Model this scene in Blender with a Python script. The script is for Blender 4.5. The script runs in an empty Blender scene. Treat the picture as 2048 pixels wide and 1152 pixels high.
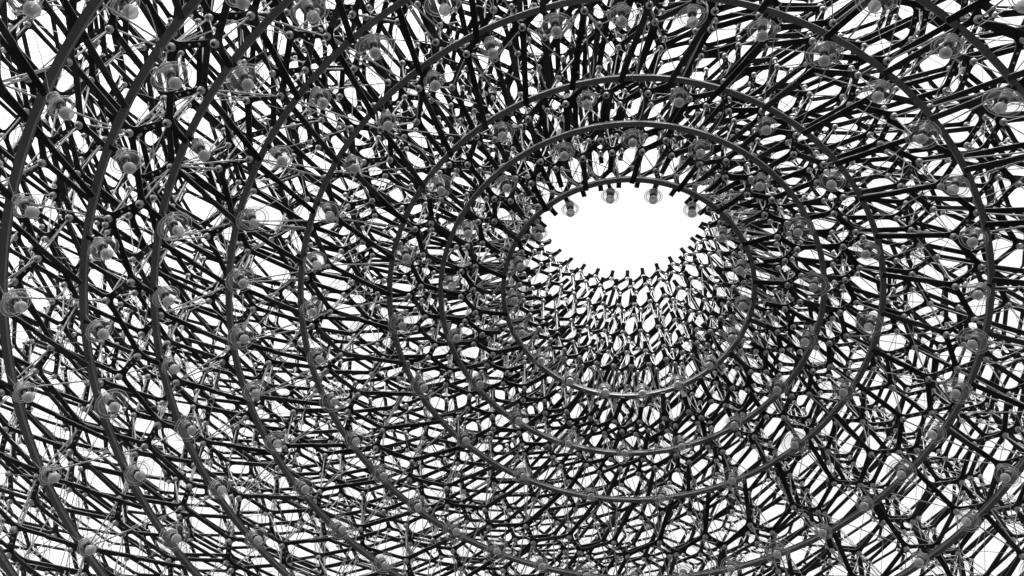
import bpy, math, random
import numpy as np
from mathutils import Matrix, Vector

random.seed(7)
rng = np.random.default_rng(7)
SC = bpy.context.scene
COL = SC.collection
TAU = 2 * math.pi

# ---------------------------------------------------------------- camera
U = 7.0                                   # metres per unit of the survey
ZC = 1.6                                  # eye height above the ground
AX = np.array([0.068997, 0.569413]) * U   # axis of the void, seen from the camera
CAM = np.array([-AX[0], -AX[1], ZC])      # the axis of the void stands on x = y = 0
RIGHT = np.array([0.995860, 0.000000, 0.090901])
DOWN = np.array([0.044508, 0.871930, -0.487604])
FWD = np.array([-0.079260, 0.489631, 0.868320])
FPX = 1642.70                               # focal length in pixels of a 2048 px wide picture
cam_data = bpy.data.cameras.new('camera')
cam_data.sensor_width = 36.0
cam_data.lens = 36.0 * FPX / 2048.0
cam_data.clip_start = 0.05
cam_data.clip_end = 3000.0
cam = bpy.data.objects.new('camera', cam_data)
COL.objects.link(cam)
m = Matrix.Identity(4)
for i in range(3):
    m[i][0] = RIGHT[i]; m[i][1] = -DOWN[i]; m[i][2] = -FWD[i]; m[i][3] = CAM[i]
cam.matrix_world = m
SC.camera = cam

# ---------------------------------------------------------------- sky, sun, exposure (overcast, black and white)
world = bpy.data.worlds.new('World')
SC.world = world
world.use_nodes = True
nt = world.node_tree
nt.nodes.clear()
sky = nt.nodes.new('ShaderNodeTexSky')
sky.sky_type = 'NISHITA'
sky.sun_disc = False
sky.sun_elevation = math.radians(52)
sky.sun_rotation = math.radians(200)
sky.air_density = 1.0
sky.dust_density = 4.0
sky.ozone_density = 1.0
bw = nt.nodes.new('ShaderNodeRGBToBW')
bg = nt.nodes.new('ShaderNodeBackground')
bg.inputs['Strength'].default_value = 0.15
wo = nt.nodes.new('ShaderNodeOutputWorld')
nt.links.new(sky.outputs[0], bw.inputs[0])
nt.links.new(bw.outputs[0], bg.inputs['Color'])
nt.links.new(bg.outputs[0], wo.inputs['Surface'])
sd = bpy.data.lights.new('sun', 'SUN')
sd.energy = 0.9
sd.angle = math.radians(25)
sd.color = (1.0, 1.0, 1.0)
sun = bpy.data.objects.new('sun', sd)
COL.objects.link(sun)
sun.rotation_euler = (math.radians(38), 0.0, math.radians(200 + 180))
SC.view_settings.view_transform = 'Standard'
SC.view_settings.look = 'None'
SC.view_settings.gamma = 1.0
SC.view_settings.use_curve_mapping = False
SC.view_settings.exposure = 2.4

# ---------------------------------------------------------------- materials
def mat(name, base, metallic=0.0, rough=0.5, var=0.0, noise=0.0, scale=20.0, transmission=0.0, ior=1.45, island=False):
    mt = bpy.data.materials.new(name)
    mt.use_nodes = True
    t = mt.node_tree
    p = t.nodes['Principled BSDF']
    p.inputs['Base Color'].default_value = (base, base, base, 1)
    p.inputs['Metallic'].default_value = metallic
    p.inputs['Roughness'].default_value = rough
    p.inputs['IOR'].default_value = ior
    p.inputs['Transmission Weight'].default_value = transmission
    if var or noise:
        tc = t.nodes.new('ShaderNodeTexCoord')
        nz = t.nodes.new('ShaderNodeTexNoise')
        nz.inputs['Scale'].default_value = scale
        nz.inputs['Detail'].default_value = 4.0
        t.links.new(tc.outputs['Object'], nz.inputs['Vector'])
        # v = base * (1 + var*(rand-.5) + noise*(noise-.5))
        a = t.nodes.new('ShaderNodeMath'); a.operation = 'MULTIPLY_ADD'
        t.links.new(nz.outputs['Fac'], a.inputs[0])
        a.inputs[1].default_value = noise * 2; a.inputs[2].default_value = 1.0 - noise
        last = a.outputs[0]
        if var:
            g = t.nodes.new('ShaderNodeNewGeometry')
            oi = t.nodes.new('ShaderNodeObjectInfo')
            s = t.nodes.new('ShaderNodeMath'); s.operation = 'ADD'
            t.links.new(g.outputs['Random Per Island'], s.inputs[0])
            t.links.new(oi.outputs['Random'], s.inputs[1])
            fr = t.nodes.new('ShaderNodeMath'); fr.operation = 'FRACT'
            t.links.new(s.outputs[0], fr.inputs[0])
            b = t.nodes.new('ShaderNodeMath'); b.operation = 'MULTIPLY_ADD'
            t.links.new(fr.outputs[0], b.inputs[0])
            b.inputs[1].default_value = var; b.inputs[2].default_value = 1.0 - var * 0.5
            if var < 0:                     # a few pieces with a paler finish
                pw = t.nodes.new('ShaderNodeMath'); pw.operation = 'POWER'
                t.links.new(fr.outputs[0], pw.inputs[0]); pw.inputs[1].default_value = 3.0
                t.links.new(pw.outputs[0], b.inputs[0])
                b.inputs[1].default_value = 2.4; b.inputs[2].default_value = .7
            c = t.nodes.new('ShaderNodeMath'); c.operation = 'MULTIPLY'
            t.links.new(last, c.inputs[0]); t.links.new(b.outputs[0], c.inputs[1])
            last = c.outputs[0]
        d = t.nodes.new('ShaderNodeMath'); d.operation = 'MULTIPLY'
        t.links.new(last, d.inputs[0]); d.inputs[1].default_value = base
        t.links.new(d.outputs[0], p.inputs['Base Color'])
        rr = t.nodes.new('ShaderNodeMath'); rr.operation = 'MULTIPLY_ADD'
        t.links.new(nz.outputs['Fac'], rr.inputs[0])
        rr.inputs[1].default_value = 0.2; rr.inputs[2].default_value = rough - 0.1
        t.links.new(rr.outputs[0], p.inputs['Roughness'])
    return mt

M_PLATE = mat('dark_anodised_plate', 0.019, 0.0, 0.5, var=-1.0, noise=0.2, scale=9.0)
M_PLATE.node_tree.nodes['Principled BSDF'].inputs['Specular IOR Level'].default_value = 0.2
M_EDGE = mat('skylit_plate_edge', 0.11, 0.1, 0.55, noise=0.1, scale=30.0)  # skylight on the plate edges put into the colour, paler than the faces
M_ROD = mat('bright_aluminium_rod', 0.42, 0.15, 0.5, var=0.2, noise=0.05, scale=15.0)
M_BALL = mat('cast_aluminium_ball', 0.40, 0.3, 0.42, var=0.15, noise=0.1, scale=40.0)
M_RAIL = mat('rolled_aluminium_rail', 0.16, 0.2, 0.5, noise=0.1, scale=6.0)
M_BOLT = mat('zinc_bolt', 0.45, 0.8, 0.4)
M_DARK = mat('dark_socket', 0.06, 0.0, 0.5)
M_SOCK = mat('grey_socket', 0.3, 0.2, 0.45)
M_CAP = mat('satin_lamp_cap', 0.22, 0.6, 0.35, noise=0.05, scale=40.0)

def glassy(name, tint, base, through, edge, rough):
    # thin-walled glass: clear straight through, more reflective and milky towards its edges
    mt = bpy.data.materials.new(name); mt.use_nodes = True
    t = mt.node_tree; t.nodes.clear()
    out = t.nodes.new('ShaderNodeOutputMaterial')
    tr = t.nodes.new('ShaderNodeBsdfTransparent'); tr.inputs[0].default_value = (tint, tint, tint, 1)
    pr = t.nodes.new('ShaderNodeBsdfPrincipled')
    pr.inputs['Base Color'].default_value = (base, base, base, 1)
    pr.inputs['Roughness'].default_value = rough
    lw = t.nodes.new('ShaderNodeLayerWeight'); lw.inputs['Blend'].default_value = .35
    nz = t.nodes.new('ShaderNodeTexNoise'); nz.inputs['Scale'].default_value = 25.0
    tc = t.nodes.new('ShaderNodeTexCoord'); t.links.new(tc.outputs['Object'], nz.inputs['Vector'])
    ma = t.nodes.new('ShaderNodeMath'); ma.operation = 'MULTIPLY_ADD'
    t.links.new(lw.outputs['Facing'], ma.inputs[0])
    ma.inputs[1].default_value = edge; ma.inputs[2].default_value = 1 - through - .06
    mb = t.nodes.new('ShaderNodeMath'); mb.operation = 'MULTIPLY_ADD'; mb.use_clamp = True
    t.links.new(nz.outputs['Fac'], mb.inputs[0]); mb.inputs[1].default_value = .12
    t.links.new(ma.outputs[0], mb.inputs[2])
    mx = t.nodes.new('ShaderNodeMixShader')
    t.links.new(mb.outputs[0], mx.inputs[0]); t.links.new(tr.outputs[0], mx.inputs[1]); t.links.new(pr.outputs[0], mx.inputs[2])
    t.links.new(mx.outputs[0], out.inputs['Surface'])
    return mt
M_GLASS = glassy('clear_glass', .97, .60, .94, .35, .10)
M_RIM = glassy('glass_rim', .9, .75, .45, .3, .2)
M_BULB = glassy('frosted_bulb', .85, .62, .45, .40, .18)
M_GROUND = mat('dark_meadow_ground', 0.035, 0.0, 0.9, noise=0.3, scale=0.6)
M_DECK = mat('shading_floor_deck', 0.012, 0.0, 0.6, noise=0.2, scale=3.0)  # kept near black so it returns little light to the plates above
M_CABLE = mat('pale_cable', 0.6, 0.0, 0.4)

# ---------------------------------------------------------------- object helpers
def link_mesh(name, verts, faces, material, parent=None, smooth=False):
    me = bpy.data.meshes.new(name)
    me.from_pydata([tuple(map(float, v)) for v in verts], [], faces)
    me.materials.append(material)
    if smooth:
        me.polygons.foreach_set('use_smooth', [True] * len(me.polygons))
    me.update()
    if material is M_PLATE:
        me.materials.append(M_EDGE)
        nrm = np.zeros(len(me.polygons) * 3, dtype=np.float32)
        me.polygons.foreach_get('normal', nrm)
        me.polygons.foreach_set('material_index', (np.abs(nrm[2::3]) < .5).astype(np.int32))
    o = bpy.data.objects.new(name, me)
    COL.objects.link(o)
    if parent is not None:
        o.parent = parent
    return o

def empty(name, loc=(0, 0, 0)):
    o = bpy.data.objects.new(name, None)
    o.empty_display_size = 0.1
    o.location = loc
    COL.objects.link(o)
    return o

def tag(o, label=None, cat=None, group=None, kind=None):
    if label: o['label'] = label
    if cat: o['category'] = cat
    if group: o['group'] = group
    if kind: o['kind'] = kind
    return o

class Batch:
    """many small solids collected into one mesh"""
    def __init__(self):
        self.v = []; self.f = []; self.n = 0
    def add(self, verts, faces):
        self.v.append(np.asarray(verts, float))
        n = self.n
        self.f.extend([tuple(i + n for i in f) for f in faces])
        self.n += len(verts)
    def build(self, name, material, parent, smooth=False):
        if not self.n:
            return None
        return link_mesh(name, np.concatenate(self.v), self.f, material, parent, smooth)

def lathe(profile, seg, close_top=False, close_bottom=False):
    """profile: list of (r, z); faces point outward for profile running upward"""
    v = []; f = []
    for r, z in profile:
        for k in range(seg):
            a = TAU * k / seg
            v.append((r * math.cos(a), r * math.sin(a), z))
    for i in range(len(profile) - 1):
        for k in range(seg):
            k2 = (k + 1) % seg
            f.append((i * seg + k, i * seg + k2, (i + 1) * seg + k2, (i + 1) * seg + k))
    if close_bottom: f.append(tuple(reversed(range(seg))))
    if close_top: f.append(tuple((len(profile) - 1) * seg + k for k in range(seg)))
    return v, f

def project(P):
    d = np.atleast_2d(P) - CAM
    z = d @ FWD
    x = 1024 + FPX * (d @ RIGHT) / z
    y = 576 + FPX * (d @ DOWN) / z
    return x, y, z

# ---------------------------------------------------------------- ground
S = 1500.0
GZ = -3.2
link_mesh('ground', [(-S, -S, GZ), (S, -S, GZ), (S, S, GZ), (-S, S, GZ)], [(0, 1, 2, 3)], M_GROUND)['kind'] = 'structure'
fv, ff = lathe([(.001, -.12), (8.5, -.12), (8.5, 0), (.001, 0)], 72)
link_mesh('floor', fv, ff, M_DECK)['kind'] = 'structure'  # unseen floor, widened and darkened to keep ground light off the plate undersides

# ---------------------------------------------------------------- the lattice: nodes of fifteen hexagonal layers
PITCH = 0.0621 * U
RA = [.155, .214, .288, .372, .471, .571, .674, .775, .877, .98, 1.083, 1.187, 1.29]
RB = [.171, .238, .315, .402, .510, .607, .700, .800, .900, 1.0, 1.105, 1.21, 1.31]
LAYERS = list(range(-9, 7))
KIND = {6: 'B', 5: 'A', 4: 'A', 3: 'B', 2: 'B', 1: 'A', 0: 'A', -1: 'B', -2: 'B', -3: 'A', -4: 'A', -5: 'B', -6: 'B', -7: 'A', -8: 'A', -9: 'B'}
# ring rails: name, radius, height, lamp phase, lamp step, lamp radius, layer
RINGS = [
    ('A', .1728, 1.0000, 18.3, 20, .157, 0),
    ('B', .2568, .9691, 7.4, 20, .242, None),
    ('C', .3210, .9376, 16.9, 20, .305, -1),
    ('D', .4224, .8764, 5.0, 10, .405, -2),
    ('E', .4901, .8141, 3.8, 10, .472, -3),
    ('F', .5509, .7525, 3.0, 10, .532, -4),
    ('G', .5958, .6906, 1.6, 10, .573, -5),
    ('H', .6357, .6225, 7.5, 10, .616, -6),
    ('I', .6700, .5620, 5.8, 10, .650, -7),
]
RING_OF = {r[6]: r for r in RINGS if r[6] is not None}
RING_OF[-8] = ('J', .690, .500, 4, 10, .67, -8)
RING_OF[-9] = ('K', .700, .438, 2, 10, .68, -9)
DROP = 0.009 * U        # the balls sit this far under the plane surveyed
T = 0.008               # plate thickness
W = 0.047               # plate width
HALF = 1.0 * U          # half side of the twisted square outline

def zlayer(L): return ZC + (1 + 0.0621 * L) * U - DROP + 0.034     # underside of plates

def pol(r, deg):
    a = math.radians(deg)
    return (r * U * math.cos(a), r * U * math.sin(a))

def inside(p, L):
    a = math.radians(1.84 * L + 12)
    x = p[0] * math.cos(a) + p[1] * math.sin(a)
    y = -p[0] * math.sin(a) + p[1] * math.cos(a)
    return abs(x) < HALF and abs(y) < HALF

nodes = {}      # (L, 'P'|'Q', j, k) -> (x, y)
first = {}
for L in LAYERS:
    R = RA if KIND[L] == 'A' else RB
    ring = RING_OF.get(L)
    j0 = 0
    if ring:
        while R[j0] < ring[1] + .012: j0 += 1
    first[L] = j0
    ph = 11.1 + 1.84 * L
    for j in range(j0, len(R)):
        dq = .013 if R[j] < .2 else (.018 if R[j] < .3 else .029)
        for k in range(36):
            p = pol(R[j], ph + 10 * k)
            if inside(p, L): nodes[(L, 'P', j, k)] = p
            q = pol(R[j] + dq, ph + 10 * k - 3.1)
            if inside(q, L): nodes[(L, 'Q', j, k)] = q

def neighbours(key):
    L, t, j, k = key
    if t == 'P':
        c = [((L, 'Q', j, k), 's'), ((L, 'Q', j, (k + 1) % 36), 'l'), ((L, 'Q', j - 1, k), 'r')]
    else:
        c = [((L, 'P', j, k), 's'), ((L, 'P', j, (k - 1) % 36), 'l'), ((L, 'P', j + 1, k), 'r')]
    return [(n, s) for n, s in c if n in nodes]

# pieces: (kind, verts, faces, size score)
def in_view(P, margin=0):
    x, y, z = project(P)
    return bool(z[0] > 0.2 and -margin < x[0] < 2048 + margin and -margin < y[0] < 1152 + margin)

def score(P, size):
    x, y, z = project(P)
    if z[0] < .2 or not (0 < x[0] < 2048 and 0 < y[0] < 1152): return 0.0
    return size / z[0]

BOXF = [(0, 3, 2, 1), (4, 5, 6, 7), (0, 1, 5, 4), (1, 2, 6, 5), (2, 3, 7, 6), (3, 0, 4, 7)]
def bar(a, b, z, w=W, t=T):
    dx, dy = b[0] - a[0], b[1] - a[1]
    l = math.hypot(dx, dy); nx, ny = -dy / l * w / 2, dx / l * w / 2
    q = [(a[0] - nx, a[1] - ny), (b[0] - nx, b[1] - ny), (b[0] + nx, b[1] + ny), (a[0] + nx, a[1] + ny)]
    return [(x, y, z) for x, y in q] + [(x, y, z + t) for x, y in q], BOXF

def gusset(c, arms, z, w=W, t=T):
    """flat plate with one stub per arm and rounded inner corners; arms = [(angle, reach)]"""
    arms = sorted(arms)
    n = len(arms); out = []
    for i in range(n):
        a, e = arms[i]; b, g = arms[(i + 1) % n]
        gap = (b - a) % TAU
        if n == 1: gap = TAU
        ux, uy = math.cos(a), math.sin(a); vx, vy = math.cos(b), math.sin(b)
        h = w / 2
        out.append((c[0] + ux * e + uy * h, c[1] + uy * e - ux * h))
        p0 = (c[0] + ux * e - uy * h, c[1] + uy * e + ux * h)
        p2 = (c[0] + vx * g + vy * h, c[1] + vy * g - vx * h)
        out.append(p0)
        s = math.sin(gap)
        if n == 1:
            for q in (.25, .5, .75):
                aa = a + math.pi / 2 + math.pi * q
                out.append((c[0] + h * math.cos(aa), c[1] + h * math.sin(aa)))
            continue
        if abs(s) > 0.25:
            d = h * (1 + math.cos(gap)) / s        # distance along the arm to the corner
            X = (c[0] + ux * d - uy * h, c[1] + uy * d + ux * h)
            if gap > math.pi * 1.05:               # outer side: rounded end
                X = (c[0] + ux * d - uy * h, c[1] + uy * d + ux * h)
        else:
            X = ((p0[0] + p2[0]) / 2, (p0[1] + p2[1]) / 2)
        for q in (.22, .5, .78):
            A, B, D = (1 - q) ** 2, 2 * q * (1 - q), q * q
            out.append((A * p0[0] + B * X[0] + D * p2[0], A * p0[1] + B * X[1] + D * p2[1]))
    m_ = len(out)
    v = [(x, y, z) for x, y in out] + [(x, y, z + t) for x, y in out] + [(c[0], c[1], z), (c[0], c[1], z + t)]
    f = []
    for i in range(m_):
        k = (i + 1) % m_
        f.append((2 * m_, k, i)); f.append((2 * m_ + 1, m_ + i, m_ + k)); f.append((i, k, m_ + k, m_ + i))
    return v, f

def reach(l): return min(.070, .31 * l)

chords = []; gussets = []; bolts = []; arms_ = []
for key, c in nodes.items():
    L, t, j, k = key
    z = zlayer(L)
    nb = neighbours(key)
    al = []
    for n, s in nb:
        o = nodes[n]
        l = math.hypot(o[0] - c[0], o[1] - c[1])
        al.append((math.atan2(o[1] - c[1], o[0] - c[0]), reach(l)))
        if key < n:
            u = ((o[0] - c[0]) / l, (o[1] - c[1]) / l); e = reach(l)
            a = (c[0] + u[0] * e, c[1] + u[1] * e); b = (o[0] - u[0] * e, o[1] - u[1] * e)
            mid = ((a[0] + b[0]) / 2, (a[1] + b[1]) / 2, z)
            chords.append((score(mid, l - 2 * e), bar(a, b, z)))
            if s == 's' and l > .1:
                d = min(.035, .17 * l)
                m0 = ((c[0] + o[0]) / 2, (c[1] + o[1]) / 2)
                for g in (-1, 1):
                    p = (m0[0] + u[0] * d * g, m0[1] + u[1] * d * g, z)
                    sc = score(p, 1.0)
                    if sc > .085: bolts.append((sc, p))
    if t == 'P' and j == first[L]:
        # inner end: towards the ring rail, or a free tip above the oculus
        R = RA if KIND[L] == 'A' else RB
        ph = 11.1 + 1.84 * L + 10 * k
        jq = R[j - 1] if j > 0 else R[j] - .06
        dqq = .013 if jq < .2 else (.018 if jq < .3 else .029)
        q = pol(jq + dqq, ph - 3.1)
        if L > 0: q = pol(R[j] - .014, ph - .6)
        dx, dy = q[0] - c[0], q[1] - c[1]; l = math.hypot(dx, dy); u = (dx / l, dy / l)
        ring = RING_OF.get(L)
        if ring and not (L == 0 and k % 2 == 1):
            rr = ring[1] * U - .02
            bq = 2 * (c[0] * u[0] + c[1] * u[1]); cq = c[0] ** 2 + c[1] ** 2 - rr * rr
            disc = bq * bq - 4 * cq
            tl = (-bq - math.sqrt(disc)) / 2 if disc > 0 else l
            tl = max(.06, tl)
        else:
            tl = .115 if L > 0 else .19
        e = min(.075, .5 * tl)
        al.append((math.atan2(u[1], u[0]), e))
        a = (c[0] + u[0] * e, c[1] + u[1] * e); b = (c[0] + u[0] * tl, c[1] + u[1] * tl)
        if ring:
            sp = .45 if tl > .3 else .3
            s1 = (c[0] + u[0] * tl * (1 - sp), c[1] + u[1] * tl * (1 - sp))
            s0 = (c[0] + u[0] * (tl * (1 - sp) - .05), c[1] + u[1] * (tl * (1 - sp) - .05))
            mid = ((a[0] + s1[0]) / 2, (a[1] + s1[1]) / 2, z)
            if tl * (1 - sp) > e + .01:
                chords.append((score(mid, tl * (1 - sp)) * 1.3, bar(a, s1, z)))
            else:
                s0 = c
            # lapped arm bolted under the chord, reaching the rail
            zz = z - T - .001
            arms_.append((score(((s1[0] + b[0]) / 2, (s1[1] + b[1]) / 2, zz), tl) + 1, bar(s0, b, zz, .046)))
        else:
            mid = ((a[0] + b[0]) / 2, (a[1] + b[1]) / 2, z)
            chords.append((score(mid, tl - e) * 1.5, bar(a, b, z)))
    gussets.append((score((c[0], c[1], z), .2), gusset(c, al, z)))

# the layers below the picture: plates only
low = Batch()
for L in range(-16, -9):
    R = RA if (L % 4) in (0, 1) else RB
    z = zlayer(L)
    ph = 11.1 + 1.84 * L
    rv = .7055 ** 2 - (1 + .0621 * L - .312) ** 2
    rv = math.sqrt(max(rv, .2))
    for j in range(len(R) - 1):
        if R[j] < rv: continue
        for k in range(36):
            p = pol(R[j], ph + 10 * k); q = pol(R[j] + .029, ph + 10 * k - 3.1)
            q2 = pol(R[j] + .029, ph + 10 * k + 6.9); p2 = pol(R[j + 1], ph + 10 * k)
            if not inside(p, L): continue
            low.add(*bar(p, q, z)); low.add(*bar(p, q2, z)); low.add(*bar(q, p2, z))

# ball joints under every node
balls = [(score((c[0], c[1], zlayer(k[0]) - .03), 1.0), (c[0], c[1], zlayer(k[0]) - .026)) for k, c in nodes.items()]

# rods: each ball down to the nearest nodes of the layer beneath
rods = []
by_layer = {}
for k, c in nodes.items(): by_layer.setdefault(k[0], []).append((k, c))
for L in LAYERS[1:]:
    up = by_layer[L]; lo = by_layer[L - 1]
    A = np.array([c for _, c in up]); B = np.array([c for _, c in lo])
    d = np.hypot(A[:, None, 0] - B[None, :, 0], A[:, None, 1] - B[None, :, 1])
    idx = np.argsort(d, axis=1)[:, :3]
    for i in range(len(A)):
        for r_, jn in enumerate(idx[i]):
            if d[i, jn] > (.85 if r_ else .8): continue
            if r_ == 2 and rng.random() < .7: continue
            a = np.array([A[i][0], A[i][1], zlayer(L) - .03])
            b = np.array([B[jn][0], B[jn][1], zlayer(L - 1) + T])
            rad = (.0068, .0044, .0028)[r_]
            rods.append((score((a + b) / 2, np.linalg.norm(a - b) * (1, .8, .5)[r_]), a, b, rad))

def rod_mesh(a, b, rad, seg=5):
    d = b - a; l = np.linalg.norm(d); d = d / l
    x = np.cross(d, (0.3, 0.9, 0.1)); x /= np.linalg.norm(x); y = np.cross(d, x)
    v = []
    for p in (a, b):
        for k in range(seg):
            t_ = TAU * k / seg
            v.append(p + rad * (math.cos(t_) * x + math.sin(t_) * y))
    f = [(k, (k + 1) % seg, seg + (k + 1) % seg, seg + k) for k in range(seg)]
    return v, f

# ball with a dark recess for its bolt at the bottom
def ball_profile(r, n):
    pr = [(.001, -r * .45), (r * .36, -r * .5), (r * .40, -r * .9)]
    for i in range(n + 1):
        a = -math.pi / 2 + math.radians(30) + (math.pi - math.radians(30)) * i / n
        pr.append((max(.0005, r * math.cos(a)), r * math.sin(a)))
    return pr
BALL_R = .030
pav = empty('lattice_pavilion', (0, 0, 0))
tag(pav, 'huge aluminium lattice of stacked hexagonal plate layers around a domed void open to the sky', 'pavilion')

NKEEP = 300
low.build('chord_plate', M_PLATE, pav)['kind'] = 'stuff'
def split(items):
    items.sort(key=lambda t_: -t_[0])
    return items[:NKEEP], items[NKEEP:]

for lst, name, material in ((chords, 'chord_plate', M_PLATE), (gussets, 'node_plate', M_PLATE), (arms_, 'rail_arm', M_PLATE)):
    top, rest = split(lst)
    for s, (v, f) in top:
        c = np.mean(np.array(v), axis=0)
        o = link_mesh(name, np.array(v) - c, f, material, pav)
        o.location = c
    b = Batch()
    for s, (v, f) in rest: b.add(v, f)
    o = b.build(name, material, pav)
    if o: o['kind'] = 'stuff'

top, rest = split(rods)
for s, a, b_, rad in top:
    c = (a + b_) / 2
    v, f = rod_mesh(a - c, b_ - c, rad, 8)
    o = link_mesh('strut_rod', v, f, M_ROD, pav, True); o.location = c
b = Batch()
for s, a, b_, rad in rest: b.add(*rod_mesh(a, b_, rad, 5))
b.build('strut_rod', M_ROD, pav, True)['kind'] = 'stuff'

def ball_mesh(seg, n):
    v, f = lathe(ball_profile(BALL_R, n), seg)
    me = bpy.data.meshes.new('ball_joint')
    me.from_pydata(v, [], f)
    me.materials.append(M_BALL); me.materials.append(M_DARK)
    for i, p in enumerate(me.polygons):
        p.use_smooth = True
        if i < 2 * seg: p.material_index = 1
    me.update()
    return me, v, f
me, _, _ = ball_mesh(16, 9)
top, rest = split(balls)
for s, c in top:
    o = bpy.data.objects.new('ball_joint', me); o.location = c; o.parent = pav; COL.objects.link(o)
_, bv, bf = ball_mesh(8, 5)
bv = np.array(bv)
b = Batch()
for s, c in rest: b.add(bv + np.array(c), bf)
o = b.build('ball_joint', M_BALL, pav, True)
o['kind'] = 'stuff'
o.data.materials.append(M_DARK)
per = len(bf)
mi = np.zeros(len(o.data.polygons), dtype=np.int32)
mi.reshape(-1, per)[:, :16] = 1
o.data.polygons.foreach_set('material_index', mi)

hv, hf = lathe([(.0095, 0), (.009, -.005), (.006, -.0085), (.001, -.010)][::-1], 7)
bm_ = bpy.data.meshes.new('splice_bolt'); bm_.from_pydata(hv, [], hf); bm_.materials.append(M_BOLT)
top, rest = split(bolts)
for s, c in top:
    o = bpy.data.objects.new('splice_bolt', bm_); o.location = c; o.parent = pav; COL.objects.link(o)
b = Batch()
for s, c in rest: b.add(np.array(hv) + np.array(c), hf)
o = b.build('splice_bolt', M_BOLT, pav)
if o: o['kind'] = 'stuff'

# ---------------------------------------------------------------- ring rails
ORD = ['', 'second', 'third', 'fourth', 'fifth', 'sixth', 'seventh', 'eighth', 'ninth']
def ring_name(i): return 'smallest' if i == 0 else ORD[i]
def rail_segment_mesh(R, n):
    # section with a groove on the inner and outer face: (dr, z)
    w = .0225
    sec = [(-w, 0), (w, 0), (w, .026), (w - .008, .028), (w - .008, .034), (w, .036), (w, .043),
           (-w, .043), (-w, .036), (-w + .008, .034), (-w + .008, .028), (-w, .026)]
    gap = .0022 / R
    a0, a1 = gap, math.radians(20) - gap
    v = []; f = []
    ns = len(sec)
    for i in range(n + 1):
        a = a0 + (a1 - a0) * i / n
        for dr, z in sec: v.append(((R + dr) * math.cos(a), (R + dr) * math.sin(a), z))
    for i in range(n):
        for k in range(ns):
            k2 = (k + 1) % ns
            f.append((i * ns + k, (i + 1) * ns + k, (i + 1) * ns + k2, i * ns + k2))
    f.append(tuple(range(ns))); f.append(tuple(reversed([n * ns + k for k in range(ns)])))
    # two screw heads near each end
    for aa in (a0 + .03 / R, a1 - .03 / R, (a0 + a1) / 2 + .03 / R, (a0 + a1) / 2 - .03 / R):
        b0 = len(v)
        cx, cy = R * math.cos(aa), R * math.sin(aa)
        for k in range(6):
            v.append((cx + .004 * math.cos(k * TAU / 6), cy + .004 * math.sin(k * TAU / 6), .0))
        for k in range(6):
            v.append((cx + .003 * math.cos(k * TAU / 6), cy + .003 * math.sin(k * TAU / 6), -.002))
        for k in range(6): f.append((b0 + k, b0 + (k + 1) % 6, b0 + 6 + (k + 1) % 6, b0 + 6 + k))
        f.append(tuple(b0 + 6 + k for k in range(6)))
    me = bpy.data.meshes.new('rail_segment'); me.from_pydata(v, [], f); me.materials.append(M_RAIL)
    nscrew = 4 * 7
    me.materials.append(M_DARK)
    for p in list(me.polygons)[-nscrew:]: p.material_index = 1
    me.update()
    return me

for i, (nm, R, h, ph, step, rl, L) in enumerate(RINGS):
    z = ZC + h * U
    root = empty('ring_rail', (0, 0, z))
    if i == 0: lab = 'smallest curved metal ring rail, circling the open oculus, carrying glass lamps'
    elif i < 3: lab = '%s curved metal ring rail out from the oculus, wholly in view' % ORD[i]
    elif i == 3: lab = 'fourth curved metal ring rail out from the oculus, just cut by the top edge'
    elif i == 8: lab = 'outermost and lowest curved metal ring rail, seen only in the bottom left corner'
    else: lab = '%s curved metal ring rail out from the oculus, cut by the frame' % ORD[i]
    tag(root, lab, 'ring rail', 'concentric ring rails lining the void')
    me = rail_segment_mesh(R * U, 10)
    for k in range(18):
        a = math.radians(ph + 10 * (0 if step == 20 else .5) * 0 + 20 * k + (5 if step == 10 else 10))
        mid = (R * U * math.cos(a + .17), R * U * math.sin(a + .17), z)
        if not in_view(mid, 900): continue
        o = bpy.data.objects.new('rail_segment', me)
        o.rotation_euler = (0, 0, a); o.parent = root; COL.objects.link(o)
    # short joint plates / hangers holding the rail to the lattice
    zl = zlayer(L if L is not None else 0)
    nh = 36 if step == 10 or nm == 'C' else 18
    if nm == 'B': nh = 9
    for k in range(nh):
        deg = ph + k * 360 / nh - (0 if nm in 'AB' else 1.0)
        a = math.radians(deg)
        z0, z1 = z + .043, zl - T - .002
        if nm == 'B': z1 = zlayer(0) - .001
        if z1 - z0 < .004: continue
        if not in_view((R * U * math.cos(a), R * U * math.sin(a), z), 100): continue
        w = .022
        v = [(sx * w, sy * w * .8, zz) for zz in (z0 - z, z1 - z) for sx, sy in ((-1, -1), (1, -1), (1, 1), (-1, 1))]
        o = link_mesh('rail_hanger', v, BOXF, M_PLATE, root)
        o.location = (R * U * math.cos(a), R * U * math.sin(a), 0); o.rotation_euler = (0, 0, a)

# ---------------------------------------------------------------- lamps
def mesh_of(name, v, f, material, smooth=True):
    me = bpy.data.meshes.new(name); me.from_pydata([tuple(p) for p in v], [], f); me.materials.append(material)
    if smooth: me.polygons.foreach_set('use_smooth', [True] * len(me.polygons))
    me.update(); return me

def lathe_closed(sec, seg=32):
    """closed section revolved (a ring of glass or metal)"""
    v = []; f = []; n = len(sec)
    for k in range(seg):
        a = TAU * k / seg
        for r, z in sec: v.append((r * math.cos(a), r * math.sin(a), z))
    for k in range(seg):
        k2 = (k + 1) % seg
        for i in range(n):
            i2 = (i + 1) % n
            f.append((k * n + i, k2 * n + i, k2 * n + i2, k * n + i2))
    return v, f

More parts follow.
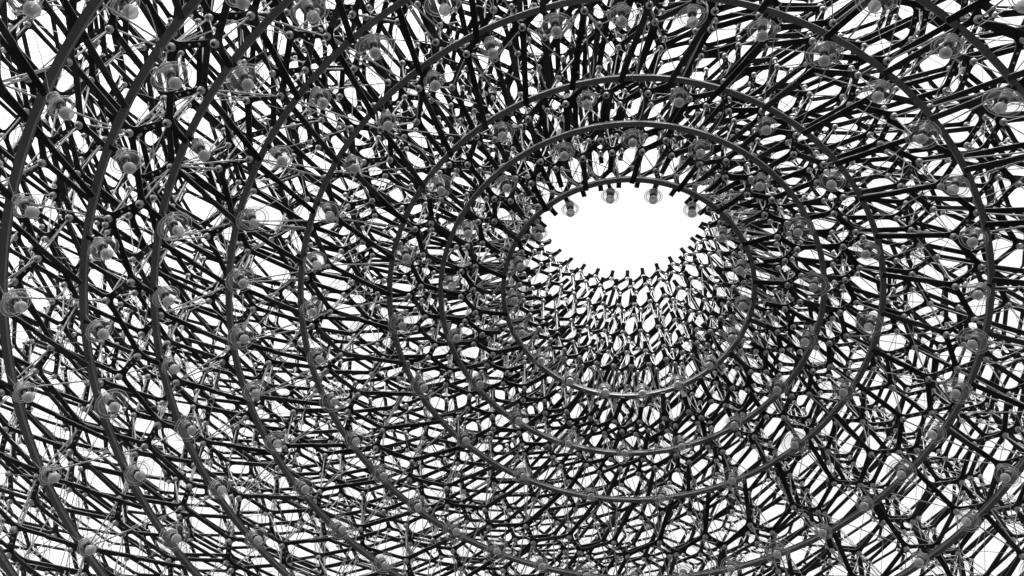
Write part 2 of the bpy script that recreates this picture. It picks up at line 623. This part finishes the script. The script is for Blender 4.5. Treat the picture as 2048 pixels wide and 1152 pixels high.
# lamp space: -z is the way the lamp points, origin in the plane of the saucer
LAMP = {}
for size, Rs in (('narrow', .080), ('medium', .102), ('wide', .125)):
    g = .003
    # bell of clear glass: upright collar, shoulder, flared rim with a rolled lip
    outer = [(.040, .050), (.042, .030), (Rs * .62, .020), (Rs * .80, .006), (Rs * .97, .001), (Rs, -.002)]
    inner = [(Rs - .002, -.006), (Rs * .96, -.0035), (Rs * .80, .0015), (Rs * .61, .0155), (.038, .025), (.036, .050)]
    v, f = lathe_closed(outer + inner, 40)
    sauc = mesh_of('glass_saucer', v, [tuple(reversed(q)) for q in f], M_GLASS)
    rim = [(Rs * .80 + .0035 * math.cos(t_), -.004 + .0035 * math.sin(t_)) for t_ in np.linspace(0, TAU, 7)[:-1]]
    v, f = lathe_closed(rim, 40)
    rimm = mesh_of('glass_rim', v, [tuple(q) for q in f], M_RIM)
    rim = [(Rs + .0025 * math.cos(t_), -.004 + .0025 * math.sin(t_)) for t_ in np.linspace(0, TAU, 7)[:-1]]
    v, f = lathe_closed(rim, 40)
    lip = mesh_of('glass_lip', v, [tuple(q) for q in f], M_RIM)
    LAMP[size] = (sauc, rimm, lip, Rs)
capv, capf = lathe([(.001, .050), (.036, .050), (.038, .054), (.038, .060), (.036, .062), (.036, .066), (.038, .068), (.038, .084), (.034, .088), (.001, .088)], 28)
M_capmesh = mesh_of('metal_cap', capv, capf, M_CAP)
sv, sf = lathe([(.001, -.012), (.010, -.012), (.011, .012), (.014, .024), (.026, .008), (.033, .010), (.034, .020), (.034, .049), (.001, .0495)], 24)
M_sock = mesh_of('lamp_socket', sv, sf, M_SOCK)
M_sock.materials.append(M_DARK)
for i_, p_ in enumerate(M_sock.polygons):
    if 48 <= i_ < 96: p_.material_index = 1
bp = [(.0005, -.098)]
for i in range(1, 13):
    a = -math.pi / 2 + math.radians(155) * i / 12
    bp.append((.040 * math.cos(a), -.060 + .038 * math.sin(a)))
bp += [(.015, -.024), (.011, -.013), (.010, -.008), (.001, -.008)]
bvv, bff = lathe(bp, 28)
M_bulbmesh = mesh_of('bulb', bvv, bff, M_BULB)

ORDN = ['topmost', 'second', 'third', 'fourth', 'fifth', 'sixth', 'seventh', 'eighth', 'ninth', 'tenth', 'eleventh', 'twelfth',
        'thirteenth', 'fourteenth', 'fifteenth', 'sixteenth', 'seventeenth', 'eighteenth', 'nineteenth', 'twentieth',
        'twenty-first', 'twenty-second', 'twenty-third', 'twenty-fourth', 'twenty-fifth', 'twenty-sixth', 'twenty-seventh',
        'twenty-eighth', 'twenty-ninth', 'thirtieth', 'thirty-first', 'thirty-second', 'thirty-third', 'thirty-fourth', 'thirty-fifth', 'thirty-sixth']
TARGET = Vector((0, 0, ZC + .24 * U))
def make_lamp(pos, ring_pos, size, cable_to):
    root = empty('glass_lamp', pos)
    ax = (TARGET - Vector(pos)).normalized()          # the way it points
    ax = (ax + Vector([random.uniform(-.09, .09) for _ in range(3)])).normalized()
    zx = -ax
    rad = Vector((pos[0], pos[1], 0)).normalized()
    xx = (rad - rad.dot(zx) * zx).normalized()
    yy = zx.cross(xx)
    M3 = Matrix((xx, yy, zx)).transposed()
    root.rotation_euler = M3.to_euler()
    sauc, rim, lip, Rs = LAMP[size]
    s = bpy.data.objects.new('glass_saucer', sauc); s.parent = root; COL.objects.link(s)
    r2 = bpy.data.objects.new('glass_rim', rim); r2.parent = s; COL.objects.link(r2)
    r3 = bpy.data.objects.new('glass_lip', lip); r3.parent = s; COL.objects.link(r3)
    c = bpy.data.objects.new('metal_cap', M_capmesh); c.parent = root; COL.objects.link(c)
    k = bpy.data.objects.new('lamp_socket', M_sock); k.parent = root; COL.objects.link(k)
    b_ = bpy.data.objects.new('bulb', M_bulbmesh); b_.parent = root; COL.objects.link(b_)
    # bracket strap in lamp space, from the back of the cap to the underside of the rail
    Mi = M3.transposed()
    rp = Mi @ (Vector(ring_pos) - Vector(pos))
    p0 = Vector((0, 0, .0885))
    tan = Mi @ Vector((-rad.y, rad.x, 0))
    nrm = (rp - p0).normalized()
    side = tan.normalized() * .017
    up = nrm.cross(tan).normalized() * .004
    ext = rp + nrm * .012
    pts = []
    for q in (p0 - nrm * .02, ext):
        for sx, sy in ((-1, -1), (1, -1), (1, 1), (-1, 1)): pts.append(q + side * sx + up * sy)
    link_mesh('bracket', pts, BOXF, M_PLATE, root)
    # power cable looping from the cap to the lattice
    e = Mi @ (Vector(cable_to) - Vector(pos))
    A = Vector((.02, .012, .088)); Bc = (A + e) / 2 + Vector((0, .05, .03)) ; C = e
    pp = [(1 - t_) ** 2 * A + 2 * t_ * (1 - t_) * Bc + t_ * t_ * C for t_ in np.linspace(0, 1, 7)]
    v = []; f = []
    for i_, p in enumerate(pp):
        for k_ in range(4):
            a_ = TAU * k_ / 4
            v.append(p + Vector((math.cos(a_), math.sin(a_), .3 * math.sin(a_))) * .003)
    for i_ in range(6):
        for k_ in range(4): f.append((i_ * 4 + k_, i_ * 4 + (k_ + 1) % 4, i_ * 4 + 4 + (k_ + 1) % 4, i_ * 4 + 4 + k_))
    link_mesh('cable', v, f, M_CABLE, root, True)
    return root

for i, (nm, R, h, ph, step, rl, L) in enumerate(RINGS):
    n = 360 // step
    seen = []
    for k in range(n):
        deg = ph + step * k + random.uniform(-.25, .25)
        x, y = pol(rl, deg)
        z = ZC + (h - .009) * U
        px, py, pz = project((x, y, z))
        if pz[0] < 0.2 or not (-35 < px[0] < 2083 and -35 < py[0] < 1187): continue
        xr, yr = pol(R, deg)
        a_img = math.degrees(math.atan2(py[0] - 590, px[0] - 1255))   # clockwise in the picture
        seen.append([a_img, (x, y, z), (xr - .022 * x / math.hypot(x, y), yr - .022 * y / math.hypot(x, y), ZC + h * U - .004), px[0], py[0], deg])
    # split into arcs in view, ordered clockwise in the picture
    seen.sort()
    m_ = len(seen)
    full = m_ == n
    if full:
        s = min(range(m_), key=lambda q: seen[q][4])
        arcs = [seen[s:] + seen[:s]]
    else:
        deg0 = 360 / n
        gaps = [q for q in range(m_) if ((seen[(q + 1) % m_][0] - seen[q][0]) % 360) > 2.1 * deg0]
        arcs = []
        if not gaps: arcs = [seen]
        else:
            for gi, q in enumerate(gaps):
                st = (q + 1) % m_; en = gaps[(gi + 1) % len(gaps)]
                arc = [seen[st]]
                while st != en:
                    st = (st + 1) % m_; arc.append(seen[st])
                arcs.append(arc)
    for arc in arcs:
        cx = np.mean([a[3] for a in arc]); cy = np.mean([a[4] for a in arc])
        for q, (ai, pos, rp, px, py, deg) in enumerate(arc):
            size = random.choice(['narrow', 'medium', 'medium', 'wide'])
            if nm == 'H': size = random.choice(['narrow', 'narrow', 'medium'])
            if nm == 'A': size = 'narrow'
            xo, yo = pol(R + .03, deg + 2.5)
            lamp = make_lamp(pos, rp, size, (xo, yo, ZC + h * U + .09))
            rn = 'smallest ring rail' if i == 0 else '%s ring rail out' % ORD[i]
            sd_ = ('lower ' if cy > 700 else ('upper ' if cy < 450 else '')) + ('left' if cx < 1024 else 'right')
            if full:
                w = 'topmost' if q == 0 else ORDN[q] + ' clockwise from topmost'
            elif len(arc) == 1: w = 'alone at the ' + sd_
            elif len(arcs) == 1: w = ('first' if q == 0 else ORDN[q]) + ' clockwise'
            else: w = '%s clockwise at the %s' % ('first' if q == 0 else ORDN[q], sd_)
            ad = {'narrow': 'small', 'medium': 'clear', 'wide': 'wide'}[size]
            tag(lamp, '%s glass lamp on the %s, %s' % (ad, rn, w), 'lamp', 'glass saucer lamps hung inside the ring rails')
